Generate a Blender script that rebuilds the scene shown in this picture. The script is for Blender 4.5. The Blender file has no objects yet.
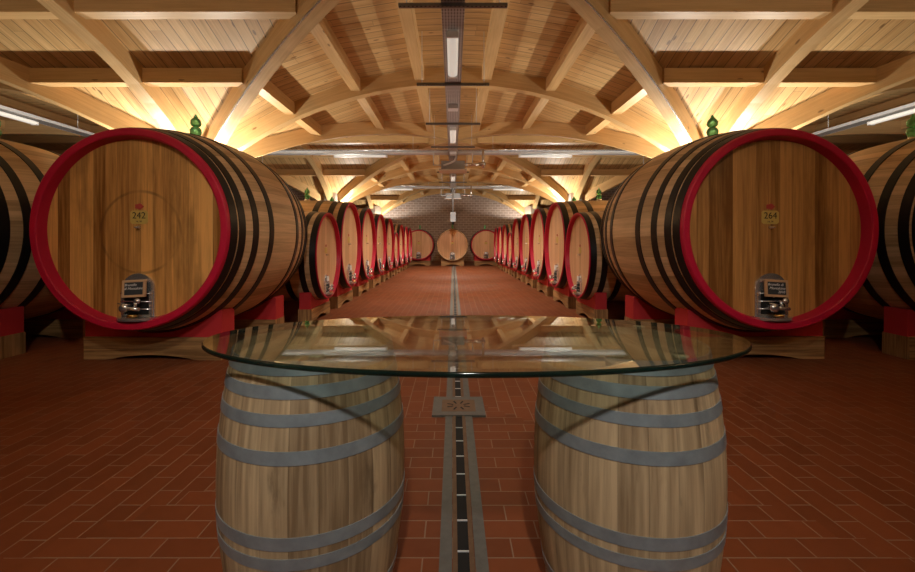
import bpy, math, random
from mathutils import Vector, Matrix
random.seed(7)
SC = bpy.context.scene
COL = SC.collection
PI = math.pi
CH = 1.30                     # camera height
F = 430.0                     # focal length in pixels

# ------------------------------------------------------------------ materials
class NT:
    def __init__(s, name):
        s.m = bpy.data.materials.new(name); s.m.use_nodes = True
        s.t = s.m.node_tree; s.t.nodes.clear()
        s.out = s.t.nodes.new('ShaderNodeOutputMaterial')
    def n(s, typ, ins=None, **kw):
        nd = s.t.nodes.new('ShaderNode' + typ)
        for k, v in kw.items(): setattr(nd, k, v)
        for k, v in (ins or {}).items():
            sock = nd.inputs[k]
            if isinstance(v, bpy.types.NodeSocket): s.t.links.new(v, sock)
            else: sock.default_value = v
        return nd
    def math(s, op, a, b=0.0, c=0.0, clamp=False):
        nd = s.n('Math', {0: a, 1: b, 2: c}, operation=op); nd.use_clamp = clamp
        return nd.outputs[0]
    def mix(s, f, a, b, mode='MIX'):
        nd = s.n('Mix', data_type='RGBA', blend_type=mode)
        for i, v in ((0, f), (6, a), (7, b)):
            if isinstance(v, bpy.types.NodeSocket): s.t.links.new(v, nd.inputs[i])
            else: nd.inputs[i].default_value = v
        return nd.outputs[2]
    def ramp(s, f, lo, hi):
        nd = s.n('MapRange', {0: f, 1: lo, 2: hi}); nd.interpolation_type = 'SMOOTHSTEP'
        return nd.outputs[0]
    def comb(s, x, y, z=0.0): return s.n('CombineXYZ', {0: x, 1: y, 2: z}).outputs[0]
    def noise(s, vec, scale=1.0, detail=2.0, rough=0.5):
        return s.n('TexNoise', {'Vector': vec, 'Scale': scale, 'Detail': detail, 'Roughness': rough}).outputs[0]
    def finish(s, col, rough=0.5, metal=0.0, bump=None, bstr=0.3, bdist=0.005, spec=0.5, coat=0.0):
        p = s.n('BsdfPrincipled', {'Base Color': col, 'Roughness': rough, 'Metallic': metal, 'Specular IOR Level': spec, 'Coat Weight': coat})
        if bump is not None:
            b = s.n('Bump', {'Height': bump, 'Strength': bstr, 'Distance': bdist})
            s.t.links.new(b.outputs[0], p.inputs['Normal'])
        s.t.links.new(p.outputs[0], s.out.inputs[0])
        return s.m

def c4(r, g, b): return (r, g, b, 1.0)

def wood(name, c1, c2, pw=0.12, plen=None, groove=0.004, gdark=0.35, grain=0.5, knots=0.0, rough=0.5, stain=None, stainc=c4(.05,.03,.015), varamp=1.0, ring=None, spec=.4):
    """UV.x runs along the grain in metres, UV.y across it."""
    t = NT(name)
    uv = t.n('UVMap').outputs[0]
    sp = t.n('SeparateXYZ', {0: uv}); u, v = sp.outputs[0], sp.outputs[1]
    oi = t.n('ObjectInfo').outputs['Random']
    vs = t.math('DIVIDE', v, pw)
    idn = t.math('FLOOR', vs)
    fr = t.math('FRACT', vs)
    rnd = t.n('TexWhiteNoise', {'Vector': t.comb(idn, oi, 0)}).outputs[0]
    us = t.math('ADD', u, t.math('MULTIPLY', rnd, 9.0))
    if plen:
        ul = t.math('DIVIDE', us, plen)
        rnd = t.n('TexWhiteNoise', {'Vector': t.comb(idn, t.math('FLOOR', ul), oi)}).outputs[0]
    g1 = t.noise(t.comb(t.math('MULTIPLY', us, 1.6), t.math('MULTIPLY', v, 38.0), t.math('MULTIPLY', rnd, 30.0)), 1.0, 4.0, .6)
    g2 = t.noise(t.comb(t.math('MULTIPLY', us, .55), t.math('MULTIPLY', v, 7.0), t.math('MULTIPLY', rnd, 17.0)), 1.0, 3.0, .6)
    f = t.math('ADD', t.math('MULTIPLY', t.math('SUBTRACT', rnd, .5), .75 * varamp), t.math('ADD', t.math('MULTIPLY', t.math('SUBTRACT', g1, .5), 3.0 * grain), t.math('MULTIPLY', t.math('SUBTRACT', g2, .5), 2.4 * grain)))
    f = t.math('ADD', f, .5, clamp=True)
    col = t.mix(f, c1, c2)
    edge = t.math('MINIMUM', fr, t.math('SUBTRACT', 1.0, fr))
    gm = t.math('SUBTRACT', 1.0, t.ramp(edge, 0.0, groove / pw))
    if plen:
        fl = t.math('FRACT', ul); el = t.math('MINIMUM', fl, t.math('SUBTRACT', 1.0, fl))
        gm = t.math('MAXIMUM', gm, t.math('SUBTRACT', 1.0, t.ramp(el, 0.0, .003 / plen)))
    if knots:
        vo = t.n('TexVoronoi', {'Vector': t.comb(t.math('MULTIPLY', us, 2.2), t.math('MULTIPLY', v, 5.5), 0), 'Scale': 1.0})
        k = t.math('SUBTRACT', 1.0, t.ramp(vo.outputs['Distance'], .07, .15))
        sel = t.math('GREATER_THAN', t.n('SeparateColor', {0: vo.outputs['Color']}).outputs[0], 1 - knots)
        k = t.math('MULTIPLY', k, sel)
        col = t.mix(t.math('MULTIPLY', k, .75), col, c4(c1[0]*.28, c1[1]*.2, c1[2]*.15))
    if stain:
        sn = t.noise(t.comb(t.math('MULTIPLY', u, stain[0]), t.math('MULTIPLY', v, stain[1]), oi), 1.0, 5.0, .65)
        col = t.mix(t.math('MULTIPLY', t.ramp(sn, stain[2], stain[2] + .2), stain[3]), col, stainc)
    if ring:
        cx, cy, rr = ring
        dx = t.math('SUBTRACT', u, cx); dy = t.math('SUBTRACT', v, cy)
        d = t.math('SQRT', t.math('ADD', t.math('MULTIPLY', dx, dx), t.math('MULTIPLY', dy, dy)))
        e = t.math('SUBTRACT', 1.0, t.ramp(t.math('ABSOLUTE', t.math('SUBTRACT', d, rr)), .004, .022))
        br = t.ramp(t.noise(uv, 3.0, 2.0), .35, .6)
        col = t.mix(t.math('MULTIPLY', t.math('MULTIPLY', e, br), .5), col, c4(.09, .04, .015))
    col = t.mix(t.math('MULTIPLY', gm, 1 - gdark), col, c4(c1[0]*.18, c1[1]*.14, c1[2]*.12))
    hgt = t.math('SUBTRACT', t.math('MULTIPLY', g1, .25), gm)
    return t.finish(col, rough, 0, hgt, .35, .004, spec)

def plain(name, c, rough=.5, metal=0.0, var=.12, scale=6.0, bstr=.1, spec=.5, coat=0.0):
    t = NT(name)
    g = t.n('TexCoord').outputs['Object']
    n = t.noise(g, scale, 5.0, .6)
    col = t.mix(n, c4(*[x * (1 - var) for x in c]), c4(*[min(1, x * (1 + var)) for x in c]))
    return t.finish(col, rough, metal, n, bstr, .002, spec, coat)

M = {}
M['pine'] = wood('pine_glulam', c4(.60,.365,.15), c4(.78,.53,.245), pw=.22, groove=.002, gdark=.75, grain=.55, knots=.25, rough=.42, varamp=.35)
M['deck'] = wood('pine_boards', c4(.50,.285,.105), c4(.80,.55,.255), pw=.19, plen=3.1, groove=.011, gdark=.12, grain=.5, knots=.6, rough=.5, varamp=.6)
M['oakhead'] = wood('oak_cask_head', c4(.24,.090,.017), c4(.80,.41,.12), pw=.125, groove=.0022, gdark=.5, grain=.5, varamp=1.2, rough=.36, stain=(.7,2.5,.52,.45), stainc=c4(.10,.045,.012), ring=(-.03,.12,.42))
M['oakhead2'] = wood('oak_cask_head_plain', c4(.20,.078,.016), c4(.62,.31,.092), pw=.125, groove=.0022, gdark=.5, grain=.5, varamp=1.2, rough=.36, stain=(.7,2.5,.52,.4), stainc=c4(.09,.04,.012))
M['oakhead3'] = wood('oak_row_head', c4(.56,.31,.15), c4(.80,.50,.28), pw=.12, groove=.002, gdark=.6, grain=.6, rough=.38)
M['oakbody'] = wood('oak_cask_staves', c4(.40,.25,.12), c4(.74,.50,.27), pw=.105, groove=.0025, gdark=.5, grain=.55, rough=.42, stain=(1.2,3,.6,.3), stainc=c4(.13,.07,.03))
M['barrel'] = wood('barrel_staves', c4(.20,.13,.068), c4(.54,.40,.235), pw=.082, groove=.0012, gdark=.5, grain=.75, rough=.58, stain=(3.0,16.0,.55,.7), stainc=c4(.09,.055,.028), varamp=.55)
M['barrelhead'] = wood('barrel_head', c4(.38,.26,.15), c4(.55,.41,.26), pw=.085, groove=.0016, gdark=.5, grain=.6, rough=.6)
M['timber'] = wood('timber_block', c4(.20,.10,.035), c4(.47,.26,.10), pw=.3, groove=.003, gdark=.5, grain=1.1, rough=.6, stain=(1.2,14,.62,.75), stainc=c4(.05,.025,.01), varamp=.3)
M['red'] = plain('crimson_paint', (.50,.008,.040), .42, var=.16, scale=4, spec=.4)
M['saddlered'] = plain('saddle_red_paint', (.52,.030,.035), .6, var=.14, scale=3, spec=.3)
M['iron'] = plain('black_hoop_iron', (.012,.011,.011), .33, .3, var=.3, scale=9)
M['galv'] = plain('galvanised_hoop', (.30,.35,.38), .42, .45, var=.45, scale=14, bstr=.15)
M['steel'] = plain('stainless_steel', (.74,.74,.74), .24, .85, var=.05)
M['traymetal'] = plain('zinc_tray', (.68,.69,.70), .42, .25, var=.12, scale=18)
M['darkmetal'] = plain('dark_bracket', (.20,.20,.20), .4, .7)
M['white'] = plain('white_plastic', (.85,.85,.84), .35, 0, var=.03)
M['greybox'] = plain('grey_box', (.36,.38,.40), .45, .2, var=.05)
M['brass'] = plain('brass', (.75,.5,.18), .22, 1.0, var=.05)
M['black'] = plain('black_void', (.006,.006,.006), .8)
M['slate'] = plain('slate', (.035,.038,.042), .7, 0, var=.3, scale=20)
M['chalk'] = plain('chalk', (.75,.75,.75), .9)
M['plate'] = plain('yellow_plate', (.62,.45,.12), .4, .1, var=.1, scale=30)
M['ink'] = plain('dark_ink', (.05,.03,.015), .6)
M['seal'] = plain('red_seal', (.50,.06,.05), .5)
M['slateframe'] = wood('slate_frame_wood', c4(.55,.33,.17), c4(.70,.45,.26), pw=.05, groove=.001)
M['cork'] = plain('cork', (.5,.42,.26), .8, 0, var=.3, scale=60)
M['stone'] = plain('drain_stone', (.115,.112,.098), .55, 0, var=.35, scale=25)
M['rust'] = plain('rusty_frame', (.17,.10,.055), .6, .4, var=.4, scale=20)
M['concrete'] = plain('concrete', (.34,.28,.22), .75, 0, var=.18, scale=3, bstr=.3)
M['plaster'] = plain('plaster', (.22,.17,.12), .85, 0, var=.1, scale=1.5)

def m_glass():
    t = NT('clear_glass')
    lw = t.n('LayerWeight', {0: .5}).outputs['Facing']
    fz = t.math('ADD', .045, t.math('MULTIPLY', .955, t.math('POWER', lw, 4.4)))
    tr = t.n('BsdfTransparent', {0: c4(.82,.885,.85)}); gl = t.n('BsdfGlossy', {'Color': c4(1,1,1), 'Roughness': 0.0})
    mx = t.n('MixShader', {0: fz, 1: tr.outputs[0], 2: gl.outputs[0]})
    t.t.links.new(mx.outputs[0], t.out.inputs[0]); return t.m
M['glass'] = m_glass()
def m_edge():
    t = NT('green_glass_edge')
    gl = t.n('BsdfPrincipled', {'Base Color': c4(.004,.012,.010), 'Roughness': .08, 'Specular IOR Level': .35})
    tr = t.n('BsdfTransparent', {0: c4(.2,.4,.33)})
    mx = t.n('MixShader', {0: .12, 1: gl.outputs[0], 2: tr.outputs[0]})
    t.t.links.new(mx.outputs[0], t.out.inputs[0]); return t.m
M['glassedge'] = m_edge()
def m_green():
    t = NT('green_jar_glass')
    p = t.n('BsdfPrincipled', {'Base Color': c4(.35,1.0,.50), 'Roughness': .05, 'Transmission Weight': .5, 'IOR': 1.4})
    t.t.links.new(p.outputs[0], t.out.inputs[0]); return t.m
M['green'] = m_green()
def m_emit(name, c, s):
    t = NT(name); e = t.n('Emission', {0: c4(*c), 1: s}); t.t.links.new(e.outputs[0], t.out.inputs[0]); return t.m
M['lamp'] = m_emit('lamp_lens', (1,.86,.62), 25.0)
def m_diff():
    t = NT('lamp_diffuser')
    p = t.n('BsdfPrincipled', {'Base Color': c4(.75,.74,.70), 'Roughness': .25, 'Emission Color': c4(1,.93,.8), 'Emission Strength': .3})
    t.t.links.new(p.outputs[0], t.out.inputs[0]); return t.m
M['diffuser'] = m_diff()

def m_floor():
    t = NT('terracotta_pavers')
    g = t.n('TexCoord').outputs['Object']
    sp = t.n('SeparateXYZ', {0: g}); x, y = sp.outputs[0], sp.outputs[1]
    def brick(vec):
        return t.n('TexBrick', {'Vector': vec, 'Color1': c4(.150,.038,.011), 'Color2': c4(.215,.056,.017), 'Mortar': c4(.28,.19,.125), 'Scale': 1.0, 'Mortar Size': .0035,
                   'Mortar Smooth': .3, 'Bias': 0.0, 'Brick Width': .25, 'Row Height': .118}, offset=.5)
    a = brick(t.comb(x, y)); b = brick(t.comb(y, x))
    q = .118
    qx = t.math('MULTIPLY', t.math('FLOOR', t.math('DIVIDE', t.math('ABSOLUTE', t.math('SUBTRACT', x, .04)), q)), q)
    qy = t.math('MULTIPLY', t.math('FLOOR', t.math('DIVIDE', y, q)), q)
    mk = t.math('LESS_THAN', t.math('ADD', qx, qy), 3.45)
    col = t.mix(mk, b.outputs[0], a.outputs[0])
    fac = t.math('ADD', t.math('MULTIPLY', mk, a.outputs[1]), t.math('MULTIPLY', t.math('SUBTRACT', 1.0, mk), b.outputs[1]))
    n = t.noise(g, 1.1, 5.0, .6); n2 = t.noise(g, 14.0, 4.0, .6)
    col = t.mix(t.math('MULTIPLY', t.ramp(n, .35, .75), .35), col, c4(.21,.055,.022))
    col = t.mix(t.math('MULTIPLY', n2, .25), col, c4(.32,.11,.05))
    h = t.math('SUBTRACT', t.math('MULTIPLY', n2, .2), fac)
    r = t.math('ADD', .36, t.math('MULTIPLY', n, .25))
    return t.finish(col, r, 0, h, .5, .003, .14)
M['floor'] = m_floor()
def m_brick():
    t = NT('brick_wall')
    g = t.n('TexCoord').outputs['Object']
    sp = t.n('SeparateXYZ', {0: g})
    b = t.n('TexBrick', {'Vector': t.comb(sp.outputs[0], sp.outputs[2]), 'Color1': c4(.44,.32,.26), 'Color2': c4(.54,.41,.34), 'Mortar': c4(.78,.66,.58), 'Scale': 1.0, 'Mortar Size': .02, 'Brick Width': .36, 'Row Height': .16}, offset=.5)
    n = t.noise(g, .8, 4.0)
    col = t.mix(t.math('MULTIPLY', n, .4), b.outputs[0], c4(.36,.28,.23))
    return t.finish(col, .8, 0, t.math('SUBTRACT', 0.0, b.outputs[1]), .4, .006, .3)
M['brick'] = m_brick()
def m_perf():
    t = NT('perforated_zinc')
    g = t.n('TexCoord').outputs['Object']
    v = t.n('VectorMath', {0: g, 1: (28.0, 14.0, 1.0)}, operation='MULTIPLY').outputs[0]
    sp = t.n('SeparateXYZ', {0: v})
    fx = t.math('ABSOLUTE', t.math('SUBTRACT', t.math('FRACT', sp.outputs[0]), .5)); fy = t.math('ABSOLUTE', t.math('SUBTRACT', t.math('FRACT', sp.outputs[1]), .5))
    hole = t.math('MULTIPLY', t.math('LESS_THAN', fx, .26), t.math('LESS_THAN', fy, .3))
    n = t.noise(g, 20.0, 3.0)
    col = t.mix(hole, t.mix(n, c4(.50,.48,.47), c4(.62,.60,.58)), c4(.17,.14,.12))
    return t.finish(col, .45, .2)
M['perf'] = m_perf()

# ------------------------------------------------------------------ mesh builder
class MB:
    def __init__(s): s.v = []; s.f = []; s.uv = []; s.mi = []; s.sm = []
    def face(s, pts, uvs=None, mi=0, sm=False, idx=None):
        if idx is None:
            idx = list(range(len(s.v), len(s.v) + len(pts))); s.v += [tuple(p) for p in pts]
        s.f.append(idx); s.uv.append(uvs or [(0, 0)] * len(idx)); s.mi.append(mi); s.sm.append(sm)
    def box(s, c, d, mi=0, mat=None, bevel=0.0):
        """box centre c, full dims d; UVs in metres with u along the longest axis"""
        hx, hy, hz = d[0] / 2, d[1] / 2, d[2] / 2
        L = max(range(3), key=lambda i: d[i])
        P = lambda x, y, z: Vector((x, y, z))
        quads = [[(-1,-1,-1),(-1,1,-1),(1,1,-1),(1,-1,-1)], [(-1,-1,1),(1,-1,1),(1,1,1),(-1,1,1)], [(-1,-1,-1),(1,-1,-1),(1,-1,1),(-1,-1,1)],
                 [(1,1,-1),(-1,1,-1),(-1,1,1),(1,1,1)], [(-1,1,-1),(-1,-1,-1),(-1,-1,1),(-1,1,1)], [(1,-1,-1),(1,1,-1),(1,1,1),(1,-1,1)]]
        for q in quads:
            pts = [P(a * hx, b * hy, cc * hz) for a, b, cc in q]
            con = [i for i in range(3) if q[0][i] == q[1][i] == q[2][i] == q[3][i]][0]
            ax = [i for i in range(3) if i != con]
            if ax[1] == L: ax = ax[::-1]
            uvs = [(p[ax[0]] + hash((con, q[0][con])) % 5 * .7, p[ax[1]] + .1) for p in pts]
            if mat is not None: pts = [mat @ p for p in pts]
            pts = [p + Vector(c) for p in pts]
            s.face(pts, uvs, mi)
        return s
    def sweep(s, path, w, h, mi=0, side=None):
        """rectangular section; path = centre of the underside; side = horizontal unit vector"""
        n = len(path); path = [Vector(p) for p in path]
        d = 0; rings = []
        for i, p in enumerate(path):
            tg = (path[min(i + 1, n - 1)] - path[max(i - 1, 0)]).normalized()
            sd = Vector(side) if side is not None else tg.cross(Vector((0, 0, 1))).normalized()
            up = sd.cross(tg).normalized()
            if up.z < 0: up = -up
            if i: d += (p - path[i - 1]).length
            rings.append(([p - sd * w / 2, p + sd * w / 2, p + sd * w / 2 + up * h, p - sd * w / 2 + up * h], d))
        base = len(s.v)
        for r, _ in rings: s.v += [tuple(q) for q in r]
        lens = [w, h, w, h]; off = [0, .31, .77, 1.13]
        for i in range(n - 1):
            for k in range(4):
                k2 = (k + 1) % 4
                idx = [base + i * 4 + k, base + (i + 1) * 4 + k, base + (i + 1) * 4 + k2, base + i * 4 + k2]
                d0, d1 = rings[i][1], rings[i + 1][1]
                s.face(None, [(d0, off[k]), (d1, off[k]), (d1, off[k] + lens[k]), (d0, off[k] + lens[k])], mi, False, idx)
        for e in (0, n - 1):
            idx = [base + e * 4 + k for k in range(4)]
            s.face(None, [(0, 0), (w, 0), (w, h), (0, h)], mi, False, idx if e == 0 else idx[::-1])
        return s
    def tube(s, path, r, seg=10, mi=0):
        path = [Vector(p) for p in path]; n = len(path); base = len(s.v); d = 0; ds = []
        ref = None
        for i, p in enumerate(path):
            tg = (path[min(i + 1, n - 1)] - path[max(i - 1, 0)]).normalized()
            if ref is None: ref = tg.orthogonal().normalized()
            ref = (ref - tg * ref.dot(tg)).normalized(); b = tg.cross(ref)
            if i: d += (p - path[i - 1]).length
            ds.append(d)
            for k in range(seg):
                a = 2 * PI * k / seg
                s.v.append(tuple(p + ref * (r * math.cos(a)) + b * (r * math.sin(a))))
        for i in range(n - 1):
            for k in range(seg):
                k2 = (k + 1) % seg
                s.face(None, [(ds[i], k * .01)] * 4, mi, True, [base + i * seg + k, base + i * seg + k2, base + (i + 1) * seg + k2, base + (i + 1) * seg + k])
        s.face(None, None, mi, False, [base + k for k in range(seg)][::-1])
        s.face(None, None, mi, False, [base + (n - 1) * seg + k for k in range(seg)])
        return s
    def lathe(s, prof, seg=48, axis='Z', mi=0, sm=True, uvr=None, c=(0, 0, 0), closed=False, v0=0.0, split=False):
        """prof: list of (r, t) with t along the axis.  UV: u=t along profile, v=angle*uvr"""
        if split:
            for i in range(len(prof) - 1): s.lathe(prof[i:i+2], seg, axis, mi, sm, uvr or max(p[0] for p in prof), c, False, v0)
            return s
        base = len(s.v); c = Vector(c); n = len(prof)
        for r, t in prof:
            for k in range(seg):
                a = 2 * PI * k / seg
                p = Vector((r * math.cos(a), r * math.sin(a), t)) if axis == 'Z' else (Vector((r * math.sin(a), t, -r * math.cos(a))) if axis == 'Y' else Vector((t, r * math.cos(a), r * math.sin(a))))
                s.v.append(tuple(c + p))
        R = uvr or max(p[0] for p in prof); d = [0]
        for i in range(1, n): d.append(d[-1] + math.hypot(prof[i][0] - prof[i-1][0], prof[i][1] - prof[i-1][1]))
        rng = range(n) if closed else range(n - 1)
        for i in rng:
            j = (i + 1) % n
            for k in range(seg):
                k2 = (k + 1) % seg; a0 = 2 * PI * k / seg * R + v0; a1 = 2 * PI * (k + 1) / seg * R + v0
                di, dj = d[i], (d[j] if j else d[i])
                s.face(None, [(di, a0), (di, a1), (dj, a1), (dj, a0)], mi, sm, [base + i * seg + k, base + i * seg + k2, base + j * seg + k2, base + j * seg + k])
        return s
    def prism(s, poly, th, plane='XZ', off=0.0, mi=0, sm=False, mi_side=None):
        """poly 2D points, extruded by th from off along the remaining axis"""
        def P(a, b, t): return {'XZ': (a, t, b), 'XY': (a, b, t), 'YZ': (t, a, b)}[plane]
        n = len(poly); base = len(s.v)
        s.v += [P(a, b, off) for a, b in poly] + [P(a, b, off + th) for a, b in poly]
        uv = [(a, b) for a, b in poly]
        s.face(None, uv, mi, False, [base + i for i in range(n)]); s.face(None, uv[::-1], mi, False, [base + n + i for i in range(n)][::-1])
        d = 0; ms = mi if mi_side is None else mi_side
        for i in range(n):
            j = (i + 1) % n; l = math.dist(poly[i], poly[j])
            s.face(None, [(d, 0), (d, th), (d + l, th), (d + l, 0)], ms, sm, [base + i, base + n + i, base + n + j, base + j]); d += l
        return s
    def build(s, name, mats, parent=None, loc=None, fixn=True, smooth_angle=None):
        me = bpy.data.meshes.new(name); me.from_pydata(s.v, [], s.f)
        ul = me.uv_layers.new(name='UVMap')
        for p, uvs, mi, sm in zip(me.polygons, s.uv, s.mi, s.sm):
            p.material_index = mi; p.use_smooth = sm
            for li, q in zip(p.loop_indices, uvs): ul.data[li].uv = q
        if not isinstance(mats, (list, tuple)): mats = [mats]
        for m in mats: me.materials.append(m)
        if fixn:
            import bmesh
            bm = bmesh.new(); bm.from_mesh(me); bmesh.ops.recalc_face_normals(bm, faces=bm.faces); bm.to_mesh(me); bm.free()
        me.update()
        o = bpy.data.objects.new(name, me); COL.objects.link(o)
        if parent is not None: o.parent = parent
        if loc is not None: o.location = loc
        return o

def tag(o, label, cat, group=None, kind=None):
    o['label'] = label; o['category'] = cat
    if group: o['group'] = group
    if kind: o['kind'] = kind
    return o
def struct(o, label=None):
    o['kind'] = 'structure'
    if label: o['label'] = label
    return o
def thing(name, loc, label, cat, group=None, rz=0.0):
    o = bpy.data.objects.new(name, None); COL.objects.link(o); o.location = loc; o.rotation_euler = (0, 0, rz)
    o.empty_display_size = .2
    return tag(o, label, cat, group)
def dup(root, loc, label, rz=None, scale=None, group=None, skip=()):
    r = root.copy(); COL.objects.link(r); r.location = loc
    if rz is not None: r.rotation_euler = (0, 0, rz)
    if scale is not None: r.scale = scale if isinstance(scale, tuple) else (scale,) * 3
    r['label'] = label
    if group: r['group'] = group
    for ch in list(root.children):
        if ch.name.split('.')[0] in skip: continue
        c = ch.copy(); COL.objects.link(c); c.parent = r
        for g in list(ch.children):
            d = g.copy(); COL.objects.link(d); d.parent = c
    return r
def text_mesh(body, size, name, mat, parent, loc, rot=(PI / 2, 0, 0), shear=0.0, align='CENTER', depth=.0008):
    cu = bpy.data.curves.new('t', 'FONT'); cu.body = body; cu.size = size; cu.align_x = align; cu.align_y = 'CENTER'; cu.extrude = depth; cu.shear = shear
    to = bpy.data.objects.new('t', cu); COL.objects.link(to)
    dg = bpy.context.evaluated_depsgraph_get()
    me = bpy.data.meshes.new_from_object(to.evaluated_get(dg)); me.name = name
    bpy.data.objects.remove(to); bpy.data.curves.remove(cu)
    me.materials.clear(); me.materials.append(mat)
    o = bpy.data.objects.new(name, me); COL.objects.link(o); o.parent = parent; o.location = loc; o.rotation_euler = rot
    return o

# ------------------------------------------------------------------ room
AX = 5.3; BY = 5.0; D1 = 9.07        # half bay across, half bay along, depth of the first columns
YB = -6.2; YF = 29.3; XW = 15.95
def zr(s): s = abs(s); return -3.5 + math.sqrt(max(65.6 - s * s, 0))
def zd(s): return zr(s) + .348

def quad_plane(name, pts, mat, uv=None):
    b = MB(); b.face(pts, uv or [(0, 0), (1, 0), (1, 1), (0, 1)]); return b.build(name, mat, fixn=False)
fl = MB(); fl.box((0, (YB + YF) / 2, -.1), (2 * XW + .3, YF - YB + .3, .2)); struct(fl.build('floor', M['floor']))
w = MB(); w.box((0, YF + .15, 3.0), (2 * XW + .6, .3, 6.0)); struct(w.build('wall_far', M['brick']))
w = MB(); w.box((0, YB - .15, 3.0), (2 * XW + .6, .3, 6.0)); struct(w.build('wall_back', M['plaster']))
w = MB(); w.box((-XW - .15, (YB + YF) / 2, 3.0), (.3, YF - YB, 6.0)); struct(w.build('wall_left', M['plaster']))
w = MB(); w.box((XW + .15, (YB + YF) / 2, 3.0), (.3, YF - YB, 6.0)); struct(w.build('wall_right', M['plaster']))

NODES = [0.0, .7, 2.03, 3.4, 4.5, AX]
deck = MB()
def cell(cx, cy, along_y, sgn, half=False):
    """triangular vault cell; along_y: purlins run along Y, on the sgn side of the bay centre"""
    for sx in (-1, 1):
        for i in range(len(NODES) - 1):
            s0, s1 = NODES[i], NODES[i + 1]
            pts = []; uvs = []
            for s_, e in ((s0, 'in'), (s1, 'in'), (s1, 'out'), (s0, 'out')):
                a = s_ * sx; q = s_ / AX if e == 'in' else 1.0
                if along_y: p = (cx + a, cy + sgn * q * BY, zd(s_)); uvs.append((a + cx, p[1] + .03))
                else: p = (cx + sgn * q * AX, cy + a * BY / AX, zd(s_)); uvs.append((a + cy, p[0] + .03))
                pts.append(p)
            if half and not along_y and sx < 0: continue
            deck.face(pts, uvs)
bays = [(cx, cy) for cx in (-2 * AX, 0, 2 * AX) for cy in (D1 - BY, D1 + BY, D1 + 3 * BY)]
for cx, cy in bays:
    for al, sg in ((True, 1), (True, -1), (False, 1), (False, -1)): cell(cx, cy, al, sg)
for cx in (-2 * AX, 0, 2 * AX):
    cell(cx, D1 - 3 * BY, True, 1); cell(cx, D1 - 3 * BY, False, 1, True); cell(cx, D1 - 3 * BY, False, -1, True)
# outer skin above the boards so that the ceiling is a closed roof
ceiling = struct(deck.build('ceiling', M['deck'], fixn=False))
sl = MB(); sl.box((0, (YB + YF) / 2, 6.05), (2 * XW + .6, YF - YB + .6, .1)); sl.build('roof_slab', M['plaster'], ceiling)

def rib(p0, p1, w, h, name='diagonal_rib', n=24, trim0=.35, trim1=.35):
    """arched rib from column p0 to column p1 (plan positions)"""
    p0 = Vector(p0); p1 = Vector(p1); path = []
    L = (p1 - p0).length; t0 = trim0 / L; t1 = 1 - trim1 / L
    for i in range(n + 1):
        t = t0 + (t1 - t0) * i / n; q = p0.lerp(p1, t)
        path.append((q.x, q.y, zr((2 * t - 1) * AX)))
    d = (p1 - p0).normalized(); sd = (d.y, -d.x, 0)
    return MB().sweep(path, w, h, side=sd).build(name, M['pine'], ceiling)
for cx, cy in bays:
    if abs(cx) > 1 and cy > 20: continue
    c = [(cx - AX, cy - BY), (cx + AX, cy - BY), (cx + AX, cy + BY), (cx - AX, cy + BY)]
    rib(c[0], c[2], .24, .37); 
    # second diagonal in two halves meeting the first
    m = Vector((cx, cy)); 
    rib(c[1], c[3], .24, .365)
for k in range(-1, 2):
    for yy in (D1 - 2 * BY, D1, D1 + 2 * BY, D1 + 4 * BY - .12):
        if abs(k) and yy > 20: continue
        rib(((2 * k - 1) * AX, yy), ((2 * k + 1) * AX, yy), .2, .37, 'transverse_arch', trim0=.4, trim1=.4)
for sx in (-1, 1):
    for k in range(3):
        rib((sx * AX, D1 - 2 * BY + 2 * BY * k), (sx * AX, D1 + 2 * BY * k), .22, .37, 'arcade_arch', trim0=.4, trim1=.4)
pst = MB(); npur = 0
for cx, cy in bays:
    for al, sg in ((True, 1), (True, -1), (False, 1), (False, -1)):
        vis = (cx == 0 and not (cy < D1 and al and sg < 0)) or (abs(cx) > 1 and cy < 10 and not (al and sg < 0) and not (not al and sg * cx > 0))
        for s_ in (.7, 2.03, 3.4):
            for sx in (-1, 1):
                z = zr(s_) + .11
                g = s_ / AX
                if al: p0 = (cx + sx * s_, cy + sg * (g * BY + .13), z); p1 = (cx + sx * s_, cy + sg * (BY - .1), z); sd = (1, 0, 0)
                else:
                    p0 = (cx + sg * (g * AX + .13), cy + sx * s_ * BY / AX, z); p1 = (cx + sg * (AX - .1), cy + sx * s_ * BY / AX, z); sd = (0, 1, 0)
                if vis and npur < 99:
                    MB().sweep([p0, p1], .2, .245, side=sd).build('purlin', M['pine'], ceiling); npur += 1
                else: pst.sweep([p0, p1], .2, .245, side=sd)
o = pst.build('purlin', M['pine'], ceiling); o['kind'] = 'stuff'

# columns
colpos = [(sx * AX, D1 - 2 * BY + 2 * BY * k, sx, k) for sx in (-1, 1) for k in range(4)]
nm = {-1: 'left', 1: 'right'}
clab = {1: 'concrete column rising behind the big foreground cask numbered %s', 2: 'concrete column behind the middle of the %s cask row', 3: 'concrete column against the brick end wall, %s of the aisle', 0: 'concrete column nearest the back wall, %s of the drain'}
for x, y, sx, k in colpos:
    if k == 3: y -= .55
    b = MB(); b.lathe([(0, 0), (.47, 0), (.47, .02), (.42, .03), (.42, 2.75), (.62, 3.0), (.62, 3.66), (0, 3.66)], 8, sm=False)
    o = b.build('column', M['concrete'])
    o.location = (x, y, 0); o.rotation_euler = (0, 0, PI / 8)
    tag(o, clab[k] % (('242' if sx < 0 else '264') if k == 1 else nm[sx]), 'column', 'concrete columns carrying the vaults')

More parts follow.
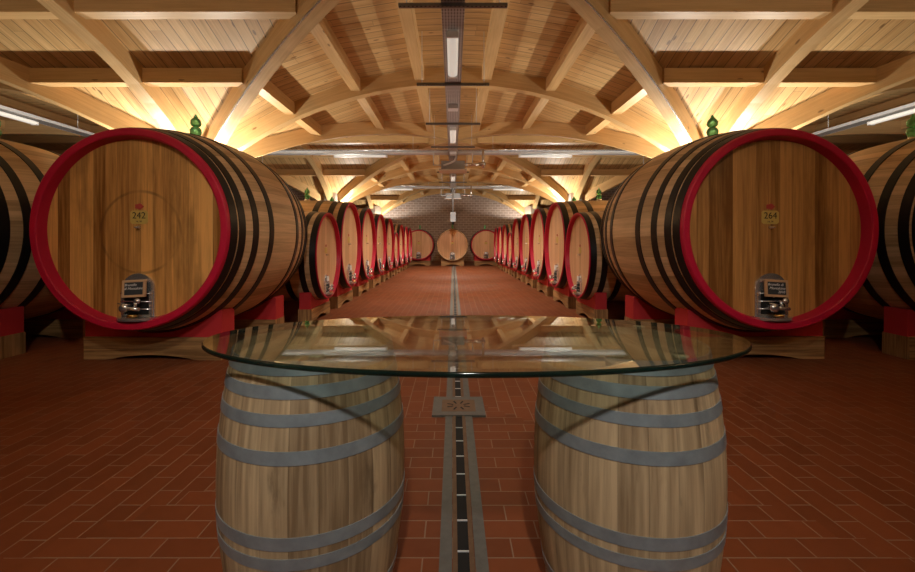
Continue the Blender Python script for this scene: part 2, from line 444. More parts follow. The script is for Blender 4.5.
# ------------------------------------------------------------------ drain
drain = thing('floor_drain', (.043, 0, 0), 'long slot drain with grey stone borders running up the aisle', 'drain')
gy0, gy1 = .3, 23.0
for sx in (-1, 1):
    MB().box((sx * .073, (gy0 + gy1) / 2, .003), (.052, gy1 - gy0, .010)).build('stone_border', M['stone'], drain)
    MB().box((sx * .034, (gy0 + gy1) / 2, .004), (.020, gy1 - gy0, .014)).build('side_rail', M['rust'], drain)
b = MB().box((0, (gy0 + gy1) / 2, .001), (.050, gy1 - gy0, .004)); y = gy0 + .1
while y < gy1: b.box((0, y, .0045), (.05, .006, .006), mi=1); y += .2
b.build('slot', [M['black'], M['traymetal']], drain)
cover = thing('drain_cover', (.043, 3.38, 0), 'square rusty metal drain plate with radial slots in a stone frame', 'drain cover')
b = MB()
for a, b_ in (((0, .155, .0075), (.40, .07, .017)), ((0, -.155, .0075), (.40, .07, .017)), ((.165, 0, .0075), (.07, .24, .017)), ((-.165, 0, .0075), (.07, .24, .017))): b.box(a, b_)
b.build('stone_frame', M['stone'], cover)
MB().box((0, 0, .0075), (.26, .24, .019)).build('plate', M['rust'], cover)
b = MB()
for k in range(8):
    a = k * PI / 4 + .4; b.box((.07 * math.cos(a), .065 * math.sin(a), .0175), (.05, .012, .002), mat=Matrix.Rotation(a, 3, 'Z'))
b.build('plate_slots', M['black'], cover)

# ------------------------------------------------------------------ big casks
def cask(name_label, R0, Rm, L, zc, headmat, hoops, number=None, ringmat='red', full=True, slate=None, hw=.088, group=None, rec=.085, rw=.062, band=.05, fx=0.0):
    """origin under the middle of the front rim at floor level of the cask bottom; axis along +Y, face towards -Y"""
    root = thing('wine_cask', (0, 0, 0), name_label, 'cask', group)
    def R(t): q = 2 * t / L - 1; return R0 + (Rm - R0) * (1 - abs(q) ** 2.1)
    ri = R0 - rw
    n = 28
    prof = [(ri - .03, L - .0), (R0, L)] + [(R(L * (1 - i / n)), L * (1 - i / n)) for i in range(1, n)] + [(R(.035), .035)]
    MB().lathe([(r, t) for r, t in prof], 96, 'Y', uvr=R0, c=(0, 0, zc)).build('staves', M['oakbody'], root)
    MB().lathe([(R(band) + .004, band), (R0 + .006, .004), (R0 - .004, -.004), (ri, -.002), (ri - .012, .004), (ri - .035, rec + .01)], 96, 'Y', c=(0, 0, zc), split=True).build('rim', M[ringmat], root)
    # head: planks vertical
    b = MB(); seg = 96; rh = ri - .022
    ring = [(rh * math.sin(2 * PI * k / seg), rh * math.cos(2 * PI * k / seg)) for k in range(seg)]
    b.prism(ring, .05, 'XZ', rec - .01)
    h = b.build('head', headmat, root, (0, 0, zc))
    uvl = h.data.uv_layers[0]
    for lp in h.data.loops:
        co = h.data.vertices[lp.vertex_index].co; uvl.data[lp.index].uv = (co.z, co.x + .063)
    ring2 = [(r_[0] * .98, r_[1] * .98) for r_ in ring]
    b = MB().prism(ring2, .04, 'XZ', L - .1); b.build('back_head', headmat, root, (0, 0, zc))
    for t in hoops:
        w_ = hw
        MB().lathe([(R(t - w_/2) - .004, t - w_/2), (R(t - w_/2) + .009, t - w_/2), (R(t + w_/2) + .009, t + w_/2), (R(t + w_/2) - .004, t + w_/2)], 96, 'Y', c=(0, 0, zc), split=True).build('hoop', M['iron'], root)
    s = R0 / 1.055; yf = rec - .012
    # number plate
    pc = zc + .13 * s; pw, ph = .19 * s, .145 * s
    b = MB(); b.prism([(-pw/2 + .02*s, -ph/2), (pw/2 - .02*s, -ph/2), (pw/2, -ph/2 + .02*s), (pw/2, ph/2 - .02*s), (pw/2 - .02*s, ph/2), (-pw/2 + .02*s, ph/2), (-pw/2, ph/2 - .02*s), (-pw/2, -ph/2 + .02*s)], .004, 'XZ', yf - .004)
    pl = b.build('number_plate', M['plate'], root, (fx, 0, pc))
    if number:
        text_mesh(number, .095, 'digits', M['ink'], pl, (0, yf - .0055, .015))
        text_mesh('HL 50', .024, 'plate_text', M['ink'], pl, (0, yf - .0055, -.045))
    b = MB(); b.prism([(.045 * s * math.cos(a) * (1 + .12 * math.cos(5 * a)), .030 * s * math.sin(a) * (1 + .12 * math.cos(5 * a))) for a in [2 * PI * k / 30 for k in range(30)]], .005, 'XZ', yf - .005)
    b.build('red_seal', M['seal'], root, (fx, 0, zc + .245 * s))
    b = MB(); b.lathe([(0, yf - .05), (.010*s, yf - .05), (.012*s, yf - .02), (.02*s, yf - .012), (.02*s, yf), (0, yf)], 14, 'Y'); b.box((0, yf - .04, .0), (.05*s, .008, .008))
    b.build('sample_tap', M['steel'], root, (fx, 0, zc + .02 * s))
    # hatch (arched stainless door)
    W, T, B = .178 * s, -.47 * s, -.955 * s
    hat = [( -W, B), (W, B)] + [(W * math.cos(a), T - W + W * math.sin(a)) for a in [PI * k / 16 for k in range(17)]]
    hd = MB().prism(hat, .018, 'XZ', yf - .018).build('hatch', M['steel'], root, (fx, 0, zc))
    k_ = .80
    inner = [(x * k_, z) for x, z in [(-W, B + .05*s), (W, B + .05*s), (W, T - W - .02*s), (-W, T - W - .02*s)]]
    MB().prism(inner, .008, 'XZ', yf - .024).build('hatch_recess', M['black'], hd)
    b = MB()
    for zz in (T - W - .035*s, T - W - .12*s, T - W - .2*s): b.tube([(-W * .98, yf - .035, zz), (W * .98, yf - .035, zz)], .007*s, 8)
    for xx in (-.85, .85): b.box((xx * W, yf - .028, (T + B) / 2 - .08*s), (.035*s, .02, .26*s))
    for a in (40, 140): b.lathe([(0, yf - .03), (.012*s, yf - .03), (.012*s, yf - .01)], 10, 'Y', c=(W * .82 * math.cos(math.radians(a)), 0, T - W + W * .82 * math.sin(math.radians(a))))
    b.build('latch_bars', M['steel'], hd)
    b = MB(); vz = B + .13*s
    b.tube([(-.06*s, yf - .02, vz), (-.06*s, yf - .10, vz), (-.03*s, yf - .13, vz), (.10*s, yf - .13, vz - .01)], .019*s, 12)
    b.tube([(.04*s, yf - .02, vz + .06*s), (.04*s, yf - .09, vz + .06*s), (.04*s, yf - .11, vz + .01)], .015*s, 12)
    b.lathe([(0, yf - .15), (.04*s, yf - .15), (.045*s, yf - .13), (.045*s, yf - .115), (0, yf - .115)], 20, 'Y', c=(-.06*s, 0, vz))
    b.lathe([(0, yf - .13), (.03*s, yf - .13), (.03*s, yf - .10), (0, yf - .10)], 20, 'Y', c=(.07*s, 0, vz + .07*s))
    b.tube([(-.12*s, yf - .14, vz + .05*s), (.0, yf - .12, vz + .035*s)], .006*s, 8); b.tube([(-.01*s, yf - .06, vz + .10*s), (-.01*s, yf - .06, vz + .16*s)], .012*s, 8)
    b.tube([(.03*s, yf - .06, vz + .13*s), (.09*s, yf - .06, vz + .15*s)], .009*s, 8)
    b.build('valve', M['steel'], hd)
    b = MB(); b.lathe([(0, B + .035*s), (.05*s, B + .035*s), (.05*s, B + .06*s), (0, B + .06*s)], 20, 'Z', c=(.01*s, yf - .10, 0)); b.build('brass_fitting', M['brass'], hd)
    # drip tray
    tp = [(-W * 1.12, yf + .0)] + [(-W * 1.12 * math.cos(a), yf - .15 * math.sin(a) ** .7) for a in [PI * k / 14 for k in range(1, 14)]] + [(W * 1.12, yf)]
    MB().prism(tp, .03*s, 'XY', B - .005).build('drip_tray', M['steel'], hd)
    if slate:
        side, lines = slate
        t = bpy.data.objects.new('slate_board', MB().box((0, 0, 0), (.17, .010, .115)).build('tmp', M['slate']).data)
        bpy.data.objects.remove(bpy.data.objects['tmp']); COL.objects.link(t)
        t.parent = root; t.location = (fx + .005, yf - .075, zc - .60); t.rotation_euler = (-.12, .05 * side, 0); t.scale = (1.14, 1, 1.12)
        b = MB()
        for a, d in (((0, 0, .067), (.21, .02, .02)), ((0, 0, -.067), (.21, .02, .02)), ((-.095, 0, 0), (.02, .02, .12)), ((.095, 0, 0), (.02, .02, .12))): b.box(a, d)
        b.build('slate_frame', M['slateframe'], t)
        for i, (tx, off) in enumerate(lines): text_mesh(tx, .032, 'chalk_writing', M['chalk'], t, (off, -.0065, .033 - .033 * i), shear=.3)
    elif full:
        MB().box((0, yf - .04, zc - .575 * s), (.16 * s, .012, .12 * s)).build('slate_board', M['white'], root)
    b = MB(); b.lathe([(0, 0), (.055, 0), (.05, .045), (0, .045)], 16, c=(0, L / 2, zc + Rm - .012)); b.build('bung', M['steel'], root)
    return root, R

HB = [.085, .20, .41, .71, 1.47, 1.74, 1.95, 2.1]
LB = 2.20; RB0 = 1.012; RBm = 1.16; ZB = 1.43
caskL, RfL = cask('huge oak cask numbered 242 with crimson rim, left foreground', RB0, RBm, LB, ZB, M['oakhead'], HB, '242', slate=(-1, [('Brunello', -.03), ('di Montalcino', .0)]), group='big foreground casks', rec=.11, rw=.055, fx=.045)
caskL.location = (-3.27, 4.32, 0); caskL.rotation_euler = (0, 0, math.radians(-1.5))
caskR, _ = cask('huge oak cask numbered 264 with crimson rim, right foreground', RB0, RBm, LB, ZB, M['oakhead2'], HB, '264', slate=(1, [('Brunello di', -.01), ('Montalcino', .005), ('2010', .04)]), group='big foreground casks', rec=.11, rw=.055, fx=-.045)
caskR.location = (3.32, 4.34, 0); caskR.rotation_euler = (0, 0, math.radians(2))
sideL = dup(caskL, (-5.78, 4.32, 0), 'dark cask cut off by the left edge of the photo, beside cask 242', rz=0.0)
sideR = dup(caskL, (5.80, 4.32, 0), 'dark cask cut off by the right edge of the photo, beside cask 264', rz=0.0)
# the number does not belong on the copies
for rt in (sideL, sideR):
    for ch in list(rt.children):
        if ch.name.startswith(('slate_board',)):
            for g in list(ch.children): bpy.data.objects.remove(g)
            bpy.data.objects.remove(ch); continue
        if ch.name.startswith('number_plate'):
            for g in list(ch.children): bpy.data.objects.remove(g)

HR = [.075, .27, .56, 1.26, 1.54, 1.74]
LR = 1.84
rowc, _ = cask('row cask', .85, .895, LR, 0, M['oakhead3'], HR, None, hw=.105, group='casks in the aisle rows', rw=.026, band=.015, rec=.09)
ordn = ['nearest', 'second', 'third', 'fourth', 'fifth', 'sixth', 'seventh', 'eighth', 'ninth']
XR = 2.11
rows = [(7.15, .704, 1.075), (8.77, .856, 1.24), (10.58, .86, 1.25), (12.38, .85, 1.24), (14.17, .845, 1.22), (15.72, .64, 1.0), (17.26, .82, 1.18), (19.0, .82, 1.16), (20.75, .82, 1.15)]

rows = [(a * 1.03, b * 1.03, 1.3 + (c - 1.3) * 1.03) for a, b, c in rows]
# ---- cradles
def cradle(Rc, hwid, zc_, ztop, zwood, thick, label, group, wave=True):
    """saddle block with an arc cut to carry a cask whose axis is at height zc_"""
    root = thing('cask_cradle', (0, 0, 0), label, 'cradle', group)
    xa = math.sqrt(max(Rc * Rc - (zc_ - ztop) ** 2, 0.01)); xa = min(xa, hwid * .97)
    pts = [(-hwid, zwood), (hwid, zwood), (hwid, ztop)]
    n = 24
    for i in range(n + 1):
        x = xa - 2 * xa * i / n; pts.append((x, max(zc_ - math.sqrt(Rc * Rc - x * x), zwood + .01)))
    pts.append((-hwid, ztop))
    # triangulation-safe strips
    b = MB()
    top = sorted([(p[0], p[1]) for p in pts[2:]], key=lambda p: p[0])
    prev = None
    for x, z in top:
        if prev is not None and x - prev[0] > 1e-5:
            b_pts = [(prev[0], zwood), (x, zwood), (x, z), (prev[0], prev[1])]
            i0 = len(b.v)
            b.v += [(q[0], 0, q[1]) for q in b_pts] + [(q[0], thick, q[1]) for q in b_pts]
            uv = [(q[0], q[1]) for q in b_pts]
            b.face(None, uv, 0, False, [i0, i0+1, i0+2, i0+3]); b.face(None, uv[::-1], 0, False, [i0+7, i0+6, i0+5, i0+4])
            b.face(None, None, 0, False, [i0+3, i0+2, i0+6, i0+7]); b.face(None, None, 0, False, [i0+1, i0, i0+4, i0+5])
        prev = (x, z)
    for x, z in ((-hwid, ztop), (hwid, ztop)):
        i0 = len(b.v); b.v += [(x, 0, zwood), (x, thick, zwood), (x, thick, z), (x, 0, z)]; b.face(None, None, 0, False, [i0, i0+1, i0+2, i0+3])
    b.build('saddle', M['saddlered'], root, fixn=False)
    # timber with the shallow wave cut out below
    b = MB(); n = 20; hh = .055 * zwood / .25 * (1.6 if not wave else 1)
    xs = [-hwid + 2 * hwid * i / n for i in range(n + 1)]
    fz = lambda x: hh * max(0, math.cos(min(1, abs(x) / (hwid * .62)) * PI / 2)) ** .7 if abs(x) < hwid * .62 else 0.0
    for i in range(n):
        x0, x1 = xs[i], xs[i+1]; i0 = len(b.v); q4 = [(x0, fz(x0)), (x1, fz(x1)), (x1, zwood), (x0, zwood)]
        b.v += [(q[0], -.02, q[1]) for q in q4] + [(q[0], thick + .02, q[1]) for q in q4]
        uv = [(q[0], q[1]) for q in q4]
        b.face(None, uv, 0, False, [i0, i0+1, i0+2, i0+3]); b.face(None, uv[::-1], 0, False, [i0+7, i0+6, i0+5, i0+4])
        t4 = [(x0, .1), (x1, .1), (x1, .1 + thick), (x0, .1 + thick)]
        b.face(None, t4, 0, False, [i0+3, i0+2, i0+6, i0+7]); b.face(None, t4, 0, False, [i0+1, i0, i0+4, i0+5])
    for x in (-hwid, hwid):
        i0 = len(b.v); b.v += [(x, -.02, 0), (x, thick + .02, 0), (x, thick + .02, zwood), (x, -.02, zwood)]
        b.face(None, [(0, .02), (0, .3), (.25, .3), (.25, .02)], 0, False, [i0, i0+1, i0+2, i0+3])
    b.build('timber_base', M['timber'], root, fixn=False)
    return root
RfB = RfL
cr = cradle(RfB(.55) + .012, .77, ZB, .55, .25, .26, 'front cradle of cask 242, red saddle on a wavy timber', 'cradles of the big casks')
def place_c(root, cx, cy, rz, t, dx=0): 
    root.location = (cx - math.sin(rz) * t, cy + math.cos(rz) * t, 0); root.rotation_euler = (0, 0, rz)
place_c(cr, -3.33, 4.32, math.radians(-1.5), .44)
Rr = RfB(LB - .42) + .012
for (cx, cy, rz, who) in ((3.38, 4.34, math.radians(2), 'cask 264'), (-5.78, 4.32, 0, 'the cask at the left edge'), (5.80, 4.32, 0, 'the cask at the right edge')):
    c = dup(cr, (0, 0, 0), 'front cradle of %s, red saddle on timber' % who); place_c(c, cx, cy, rz, .44)
for (cx, cy, rz, who) in ((-3.21, 4.32, math.radians(-1.5), 'cask 242'), (3.27, 4.34, math.radians(2), 'cask 264'), (-5.78, 4.32, 0, 'the cask at the left edge'), (5.80, 4.32, 0, 'the cask at the right edge')):
    c = dup(cr, (0, 0, 0), 'rear cradle of %s, red saddle under the back hoops' % who); place_c(c, cx, cy, rz, LB - .68)

# ---- airlocks
def airlock(label):
    root = thing('glass_airlock', (0, 0, 0), label, 'airlock', 'green glass airlocks on the casks')
    b = MB(); b.lathe([(0, .0), (.045, .0), (.055, .02), (.066, .05), (.068, .075), (.055, .11), (.03, .122), (0, .124)], 20); b.build('lower_bulb', M['green'], root)
    b = MB(); b.lathe([(0, .125), (.032, .126), (.055, .14), (.062, .165), (.06, .20), (.045, .225), (.028, .235), (.028, .25), (0, .252)], 20); b.build('upper_bulb', M['green'], root)
    b = MB(); b.lathe([(0, .25), (.022, .25), (.016, .268), (.006, .285), (0, .286)], 12); b.build('cap', M['green'], root)
    b = MB(); b.lathe([(0, -.05), (.03, -.05), (.04, .0), (0, .001)], 12); b.build('stopper', M['white'], root)
    return root
al0 = airlock('green glass airlock on top of cask 242')
def al_place(o, cx, cy, rz, t, z, sc=1.0):
    o.location = (cx - math.sin(rz) * t, cy + math.cos(rz) * t, z); o.scale = (sc,) * 3
ztop = ZB + RBm + .035
al_place(al0, -3.27, 4.32, math.radians(-1.5), LB / 2, ztop)
for (cx, cy, rz, lab) in ((3.32, 4.34, math.radians(2), 'green glass airlock on top of cask 264'), (-5.78, 4.32, 0, 'green glass airlock on the dark cask at the left edge'), (5.80, 4.32, 0, 'green glass airlock on the dark cask at the right edge')):
    a = dup(al0, (0, 0, 0), lab); al_place(a, cx, cy, rz, LB / 2, ztop)

# ---- rows
r_cr = cradle(.905, .66, .86, .20 + .2, .27, .24, 'row cradle', 'cradles of the row casks', wave=False)
first = True
for sx in (-1, 1):
    for i, (yy, Rc, zc) in enumerate(rows):
        s = Rc / .85; rz = PI / 2 if sx < 0 else -PI / 2
        lab = '%s oak cask in the %s row along the aisle%s' % (ordn[i], nm[sx], ', smaller than its neighbours' if i in (0, 5) else '')
        if first: c = rowc; c['label'] = lab; first = False; c.location = (sx * XR, yy, zc); c.rotation_euler = (0, 0, rz); c.scale = (s,) * 3; c['label'] = lab
        else: c = dup(rowc, (sx * XR, yy, zc), lab, rz, s)
        # cradle, scaled so that its arc meets this cask
        kz = (zc) / (.86)
        for wh, dx in (('front', .16), ('rear', LR * s - .36)):
            l2 = 'timber and red %s cradle under the %s cask of the %s row' % (wh, ordn[i], nm[sx])
            if i == 0 and sx < 0 and wh == 'front': k = r_cr; k['label'] = l2
            else: k = dup(r_cr, (0, 0, 0), l2, rz)
            k.rotation_euler = (0, 0, rz)
            k.location = (sx * (XR + dx), yy, 0)
            k.scale = (s, s, 1.0)
            k['_z'] = (zc, s)
        a = dup(al0, (sx * (XR + LR * s / 2), yy, zc + .895 * s + .035), 'green glass airlock on the %s cask of the %s row' % (ordn[i], nm[sx]), scale=.85)
# rebuild the row cradle meshes per size: exact arcs instead of stretched ones
cache = {}
for o in list(COL.objects):
    if '_z' in o.keys():
        zc, s = o['_z'][0], o['_z'][1]; del o['_z']; o.scale = (1, 1, 1)
        key = (round(zc, 3), round(s, 3))
        if key not in cache:
            zt = zc - .895 * s + .19
            t = cradle(.885 * s, .60 * s, zc, zt, zt - .27, .18, 'x', None, wave=False)
            d = {ch.name.split('.')[0]: ch.data for ch in t.children}
            for ch in list(t.children): bpy.data.objects.remove(ch)
            bpy.data.objects.remove(t); cache[key] = d
        for ch in o.children: ch.data = cache[key][ch.name.split('.')[0]]

# ---- the three end casks
def endcask(x, y, zc, R, lab, mat=None, clab=''):
    s = R / .85
    c = dup(rowc, (x, y, zc), lab, 0.0, s, 'casks across the end of the aisle')
    if mat:
        for ch in c.children:
            if ch.name.startswith('rim'):
                ch.data = ch.data.copy(); ch.data.materials.clear(); ch.data.materials.append(mat)
    zt = zc - .895 * s + .24
    for wh, dy in (('front', .22), ('rear', LR * s - .46)):
        k = cradle(.885 * s, .62, zc, zt, max(zt - .25, .14), .24, '%s cradle below the %s end cask' % (wh, clab), 'cradles of the end casks', wave=False)
        k.location = (x, y + dy, 0)
        if mat:
            for ch in k.children:
                if ch.name.startswith('saddle'): ch.data.materials[0] = M['timber']
    dup(al0, (x, y + LR * s / 2, zc + .895 * s + .035), 'green glass airlock on the %s end cask' % clab, scale=.85)
endcask(-1.87, 23.4, 1.14, .815, 'red rimmed cask facing forward at the far end, left of centre', clab='left')
endcask(-.03, 23.2, 1.14, .845, 'unpainted oak cask facing forward at the far end of the aisle', M['oakbody'], 'central')
endcask(1.80, 23.4, 1.14, .815, 'red rimmed cask facing forward at the far end, right of centre', clab='right')

# ------------------------------------------------------------------ barrels and the glass table
def barrel(label):
    root = thing('wine_barrel', (0, 0, 0), label, 'barrel', 'small barrels under the glass')
    H = .935; zm = .49; Rm_ = .327; Rt = .276; Rb = .270
    def R(z):
        if z > zm: q = (z - zm) / (H - zm); return Rm_ - (Rm_ - Rt) * q ** 2
        q = (zm - z) / zm; return Rm_ - (Rm_ - Rb) * q ** 1.9
    n = 30; prof = [(Rb - .022, .0), (Rb, 0)] + [(R(H * i / n), H * i / n) for i in range(1, n)] + [(Rt - .001, H), (Rt - .018, H), (Rt - .024, H - .03)]
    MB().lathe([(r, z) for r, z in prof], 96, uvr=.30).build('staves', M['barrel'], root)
    seg = 64; rr = Rt - .02
    b = MB().prism([(rr * math.cos(2*PI*k/seg), rr * math.sin(2*PI*k/seg)) for k in range(seg)], .02, 'XY', H - .048); b.build('head', M['barrelhead'], root)
    b = MB().prism([((Rb-.02) * math.cos(2*PI*k/seg), (Rb-.02) * math.sin(2*PI*k/seg)) for k in range(seg)], .02, 'XY', .03); b.build('bottom_head', M['barrelhead'], root)
    for z, w_ in ((.912, .044), (.842, .038), (.762, .036), (.654, .040), (.402, .040), (.338, .036), (.13, .038), (.026, .05)):
        r0, r1 = R(z - w_/2), R(z + w_/2); e = .0028
        h = MB().lathe([(r0 - .003, z - w_/2), (r0 + e, z - w_/2), (r1 + e, z + w_/2), (r1 - .003, z + w_/2)], 96, split=True).build('hoop', M['galv'], root)
    return root
bl = barrel('weathered oak barrel under the left half of the glass')
bl.location = (-.51, 1.60, 0); bl.rotation_euler = (0, 0, .4)
br = dup(bl, (.634, 1.60, 0), 'weathered oak barrel under the right half of the glass', rz=2.1)
for px, py, lab in ((-.51, 1.60, 'left'), (.634, 1.60, 'right')):
    for a, w_ in ((55, 'back'), (-72, 'front')):
        q = math.radians(a)
        b = MB(); b.lathe([(0, 0), (.022, 0), (.024, .004), (.024, .010), (0, .010)], 18)
        o = b.build('cork_pad', M['cork']); o.location = (px + .263 * math.cos(q), 1.60 + .263 * math.sin(q), .935)
        tag(o, 'small cork pad on the %s rim of the %s barrel, under the glass' % (w_, lab), 'pad', 'cork pads under the glass')
b = MB(); seg = 160; a_, b_ = .955, .438; th = .016
def ell(k, ins, z): q = 2 * PI * k / seg; return ((a_ - ins) * math.cos(q), (b_ - ins) * math.sin(q), z)
lv = [(0.004, 0), (0.0, .0035), (0.0, th - .0035), (.004, th)]
for ins, z in lv: b.v += [ell(k, ins, z) for k in range(seg)]
for i in range(3):
    for k in range(seg): b.face(None, None, 1, True, [i*seg + k, i*seg + (k+1) % seg, (i+1)*seg + (k+1) % seg, (i+1)*seg + k])
b.face(None, None, 0, False, list(range(seg))[::-1]); b.face(None, None, 0, False, [3*seg + k for k in range(seg)])
g = b.build('glass_tabletop', [M['glass'], M['glassedge']], fixn=False); g.location = (.079, 1.555, .945)
tag(g, 'oval clear glass tabletop lying across two oak barrels', 'table')

# ------------------------------------------------------------------ ceiling services
ZT = 4.02
tr = thing('cable_tray', (0.0, 0, 0), 'perforated zinc cable tray hanging along the middle of the vault', 'cable tray')
MB().box((0, 12.4, ZT), (.27, 24.0, .006)).build('perforated_base', M['perf'], tr)
for sx in (-1, 1): MB().box((sx * .135, 12.4, ZT + .03), (.004, 24.0, .06)).build('side_flange', M['traymetal'], tr)
b = MB()
for i in range(4):
    pts = [(-.09 + i * .05 + .012 * math.sin(y * 1.7 + i), y, ZT + .018) for y in [.5 + k * .6 for k in range(39)]]
    b.tube(pts, .011, 6)
b.build('cables', M['black'], tr)
for i, y in enumerate([2.35, 4.9, 7.35, 9.8, 12.2, 16.6, 19.4, 21.6]):
    h = thing('tray_hanger', (0, y, 0), '%s grey cross bar on threaded rods under the central tray' % ordn[i], 'bracket', 'hangers of the central tray')
    b = MB(); b.box((0, 0, ZT - .025), (1.24, .042, .042))
    b.build('cross_bar', M['darkmetal'], h)
    b = MB()
    for k in range(26): b.box((-.6 + k * .048, -.0215, ZT - .047), (.02, .004, .006))
    b.build('slots', M['black'], h)
    for sx in (-1, 1):
        MB().tube([(sx * .53, 0, ZT), (sx * .53, 0, 4.9)], .006, 6).build('rod', M['traymetal'], h)
def luminaire(label):
    l = thing('strip_luminaire', (0, 0, 0), label, 'light', 'strip luminaires under the trays')
    b = MB(); b.box((0, 0, .05), (.10, 1.36, .03)); b.build('housing', M['white'], l)
    n = 10; poly = [(.075 * math.cos(PI + PI * k / n), .052 * math.sin(PI + PI * k / n)) for k in range(n + 1)]
    b = MB().prism([(x, z) for x, z in poly], 1.30, 'XZ', -.65); b.build('diffuser', M['diffuser'], l, (0, 0, .035))
    for sy in (-1, 1): MB().box((0, sy * .67, .02), (.15, .04, .075)).build('end_cap', M['white'], l)
    return l
L0 = luminaire('strip luminaire under the central tray, nearest the top edge'); L0.location = (-.005, 6.15, ZT - .095)
for y, lab in ((10.7, 'second strip luminaire from the top edge, under the central tray'), (17.8, 'farthest strip luminaire under the central tray')):
    dup(L0, (0, y, ZT - .095), lab)
for y, lab in ((8.55, 'nearest'), (13.0, 'second')):
    o = MB().box((0, 0, 0), (.2, .2, .09)).build('junction_box', M['white'], None, (0, y, ZT - .05)); tag(o, '%s small white junction box under the central tray' % lab, 'junction box', 'junction boxes')
for j, (yy, nme) in enumerate(((14.0, 'front'), (24.2 - 1.3, 'far'))):
    ct = thing('cross_tray', (0, yy, 0), 'long zinc trunking crossing the vault, the %s one of two' % nme, 'cable tray', 'cross trays')
    z = 4.16
    MB().box((0, 0, z), (19.5, .26, .006)).build('tray_base', M['traymetal'], ct)
    for sy in (-1, 1): MB().box((0, sy * .13, z + .04), (19.5, .005, .09)).build('tray_side', M['traymetal'], ct)
    MB().tube([(-9.7, -.17, z + .10), (9.7, -.17, z + .10)], .028, 8).build('pipe', M['steel'], ct)
    MB().tube([(-9.7, -.2, z + .0), (9.7, -.2, z + .0)], .018, 8).build('pipe', M['white'], ct)
    for x in (-6.2, -3.1, -1.3, 1.3, 3.1, 6.2): MB().tube([(x, 0, z), (x, 0, zd(abs(x) if abs(x) < AX else 2*AX - abs(x)))], .006, 6).build('hanger_rod', M['traymetal'], ct)
    for x in (-3.0, 3.0):
        d = dup(L0, (x, yy, z - .09), 'strip luminaire under the %s cross tray, %s of centre' % (nme, nm[-1 if x < 0 else 1]), rz=PI / 2, scale=(1.0, 1.25, 1.0))
for sx in (-1, 1):
    st = thing('side_tray', (sx * 9.6, 0, 0), 'zinc cable tray of the %s side vault, above the dark edge cask' % nm[sx], 'cable tray', 'side vault trays')
    MB().box((0, 10.5, 4.1), (.3, 19, .006)).build('tray_base', M['perf'], st)
    for s2 in (-1, 1): MB().box((s2 * .15, 10.5, 4.13), (.005, 19, .07)).build('tray_side', M['traymetal'], st)
    for y in (6, 8.4, 11): MB().tube([(0, y, 4.1), (0, y, 4.9)], .007, 6).build('rod', M['traymetal'], st)
    dup(L0, (sx * 9.6, 9.2, 4.0), 'strip luminaire under the %s side tray' % nm[sx])
# fan heaters where the trays meet
for j, (yy, nme) in enumerate(((13.75, 'nearer'), (22.7, 'farther'))):
    u = thing('unit_cooler', (0, yy, 0), '%s grey ceiling unit with drip pan where the trays cross' % nme, 'ventilation unit', 'ceiling units')
    z = 3.72
    MB().box((0, 0, z), (.74, .5, .26)).build('casing', M['greybox'], u)
    MB().box((0, 0, z - .16), (.88, .6, .045)).build('drip_pan', M['white'], u)
    b = MB()
    for x in (-.62, .62): b.box((x, -.1, z + .22), (.03, .03, .42)); 
    b.box((0, -.1, z + .43), (1.3, .04, .05)); b.box((-.5, -.1, z + .02), (.26, .03, .03)); b.box((.5, -.1, z + .02), (.26, .03, .03)); b.build('hanging_frame', M['traymetal'], u)
    b = MB(); b.tube([(.3, -.2, z + .02), (.95, -.2, z + .02)], .05, 12); b.tube([(.95, -.2, z - .1), (.95, -.2, z + .5)], .04, 12); b.lathe([(0, -.3), (.07, -.3), (.07, -.12), (0, -.12)], 14, 'Y', c=(.95, 0, z + .02))
    b.build('white_duct', M['steel'], u)
    b = MB(); b.tube([(-.3, -.27, z - .02), (-.1, -.32, z + .04), (.05, -.3, z + .12), (.1, -.2, z + .3)], .03, 8); b.build('hose', M['white'], u)
o = thing('hanging_speaker', (0, 21.5, 0), 'small white box hanging on a rod before the brick wall', 'speaker')
MB().box((0, 0, 2.55), (.26, .22, .48)).build('box', M['greybox'], o); MB().tube([(0, 0, 2.8), (0, 0, ZT)], .045, 8).build('rod', M['greybox'], o)
MB().lathe([(0, 0), (.05, .02), (.07, .14), (0, .14)], 12, c=(0, 0, 2.16)).build('lower_lamp', M['black'], o)

# conduits running up the near ribs
for sx in (-1, 1):
    pts = []; off = Vector((-sx * .0, 0, 0))
    P0 = Vector((sx * AX, D1)); P1 = Vector((-sx * AX, D1 - 2 * BY)); dd = (P1 - P0).normalized(); sd = Vector((dd.y, -dd.x)) 
    if sd.x * sx < 0: sd = -sd
    for k in range(25):
        t = .045 + .40 * k / 24; q = P0.lerp(P1, t) + sd * .10; pts.append((q.x, q.y, zr((2 * t - 1) * AX) - .014))
    o = MB().tube(pts, .011, 8).build('conduit', M['steel']); tag(o, 'thin steel conduit running up the rib above cask %s' % ('242' if sx < 0 else '264'), 'conduit', 'rib conduits')

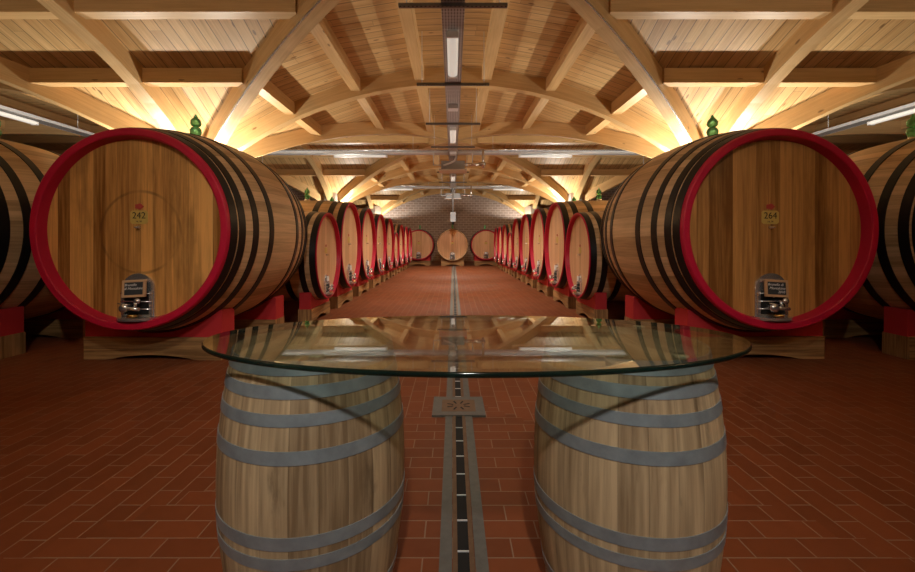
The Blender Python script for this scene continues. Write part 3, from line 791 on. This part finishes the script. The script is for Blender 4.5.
# ------------------------------------------------------------------ lights
def point(loc, power, r=.06, col=(1, .90, .76), name='lamp_light'):
    l = bpy.data.lights.new(name, 'POINT'); l.energy = power; l.shadow_soft_size = r; l.color = col
    o = bpy.data.objects.new(name, l); COL.objects.link(o); o.location = loc; return o
def spot(loc, tgt, power, ang, blend=.6, r=.08, col=(1, .84, .64), name='unseen_spot'):
    l = bpy.data.lights.new(name, 'SPOT'); l.energy = power; l.spot_size = math.radians(ang); l.spot_blend = blend; l.shadow_soft_size = r; l.color = col
    o = bpy.data.objects.new(name, l); COL.objects.link(o); o.location = loc
    o.rotation_euler = (Vector(tgt) - Vector(loc)).to_track_quat('-Z', 'Y').to_euler(); return o
up0 = None
def uplight(x, y, label, power, ax=1, ay=1):
    global up0
    if up0 is None:
        up0 = thing('uplight', (x, y, 0), label, 'light', 'uplights on the columns'); up0['_a'] = math.atan2(ay, ax)
        MB().lathe([(0, 2.32), (.05, 2.32), (.075, 2.38), (.085, 2.46), (.085, 2.50), (.07, 2.50), (.065, 2.47), (0, 2.47)], 20).build('lamp_housing', M['darkmetal'], up0)
        MB().lathe([(0, 2.472), (.062, 2.474), (.062, 2.482), (0, 2.484)], 20).build('lens', M['lamp'], up0)
        MB().tube([(0, 0, 2.33), (ax * .5, ay * .5, 2.33)], .018, 8).build('bracket', M['darkmetal'], up0)
    else: dup(up0, (x, y, 0), label, rz=math.atan2(ay, ax) - up0['_a'])
    spot((x, y, 2.56), (x, y, 9), power, 165, .25, r=.035, col=(1, .93, .82), name='uplight_lamp')
PW = 132
for x, y, sx, k in colpos:
    if k == 3: y -= .55
    for dx, dy in ((-sx, -1), (sx, -1), (-sx, 1), (sx, 1)):
        if k == 0 and (dy < 0 or dx == sx): continue
        if k == 3 and dy > 0: continue
        if k >= 2 and dx == sx: continue
        inn = 'aisle' if dx == -sx else 'outer'
        uplight(x + dx * .78, y + dy * .78, 'column uplight on the %s %s corner of the %s %s column' % (inn, 'near' if dy < 0 else 'far', ['back', 'first', 'second', 'end'][k], nm[sx]), PW, -dx, -dy)
# unseen spots: key behind the camera, row under the tray, added fills
spot((0.05, -2.3, 4.35), (0.05, 2.6, .9), 430, 62, .9, r=.12, col=(1, .94, .86))
spot((0.04, 3.2, 3.9), (0.04, 3.2, 0), 45, 62, .9, r=.08, col=(1, .93, .84))  # added spot without a fixture, brightens the floor between the barrels
for y, p in ((6.4, 70), (9.5, 210), (12.0, 280), (16.0, 340), (19.5, 400)):
    spot((0, y, ZT - .17), (0, y, 0), p, 112, .5, r=.12, col=(1, .89, .74))
spot((0, 17.0, 3.7), (0, 23.3, 1.2), 260, 60, .6, r=.12, col=(1, .9, .78))  # added fill spot, lifts the casks at the far end
for sx, p in ((-1, 75), (1, 45)): spot((sx * .9, -.2, 4.1), (sx * 3.3, 4.4, 1.5), p * 2, 34, .6, r=.06, col=(1, .92, .80))  # added narrow spots that brighten the two big cask heads

w = bpy.data.worlds.new('world'); SC.world = w; w.use_nodes = True
w.node_tree.nodes['Background'].inputs[0].default_value = (1, .8, .6, 1); w.node_tree.nodes['Background'].inputs[1].default_value = .01

# ------------------------------------------------------------------ camera
cam = bpy.data.cameras.new('camera'); co = bpy.data.objects.new('camera', cam); COL.objects.link(co)
co.location = (0, 0, CH); co.rotation_euler = (PI / 2, 0, 0)
cam.sensor_width = 36; cam.lens = F / 915 * 36; cam.shift_x = 4.5 / 915; cam.shift_y = -44 / 915; cam.clip_end = 100; cam.clip_start = .02
SC.camera = co
SC.view_settings.view_transform = 'Standard'; SC.view_settings.look = 'None'; SC.view_settings.gamma = 1; SC.view_settings.exposure = 0.42
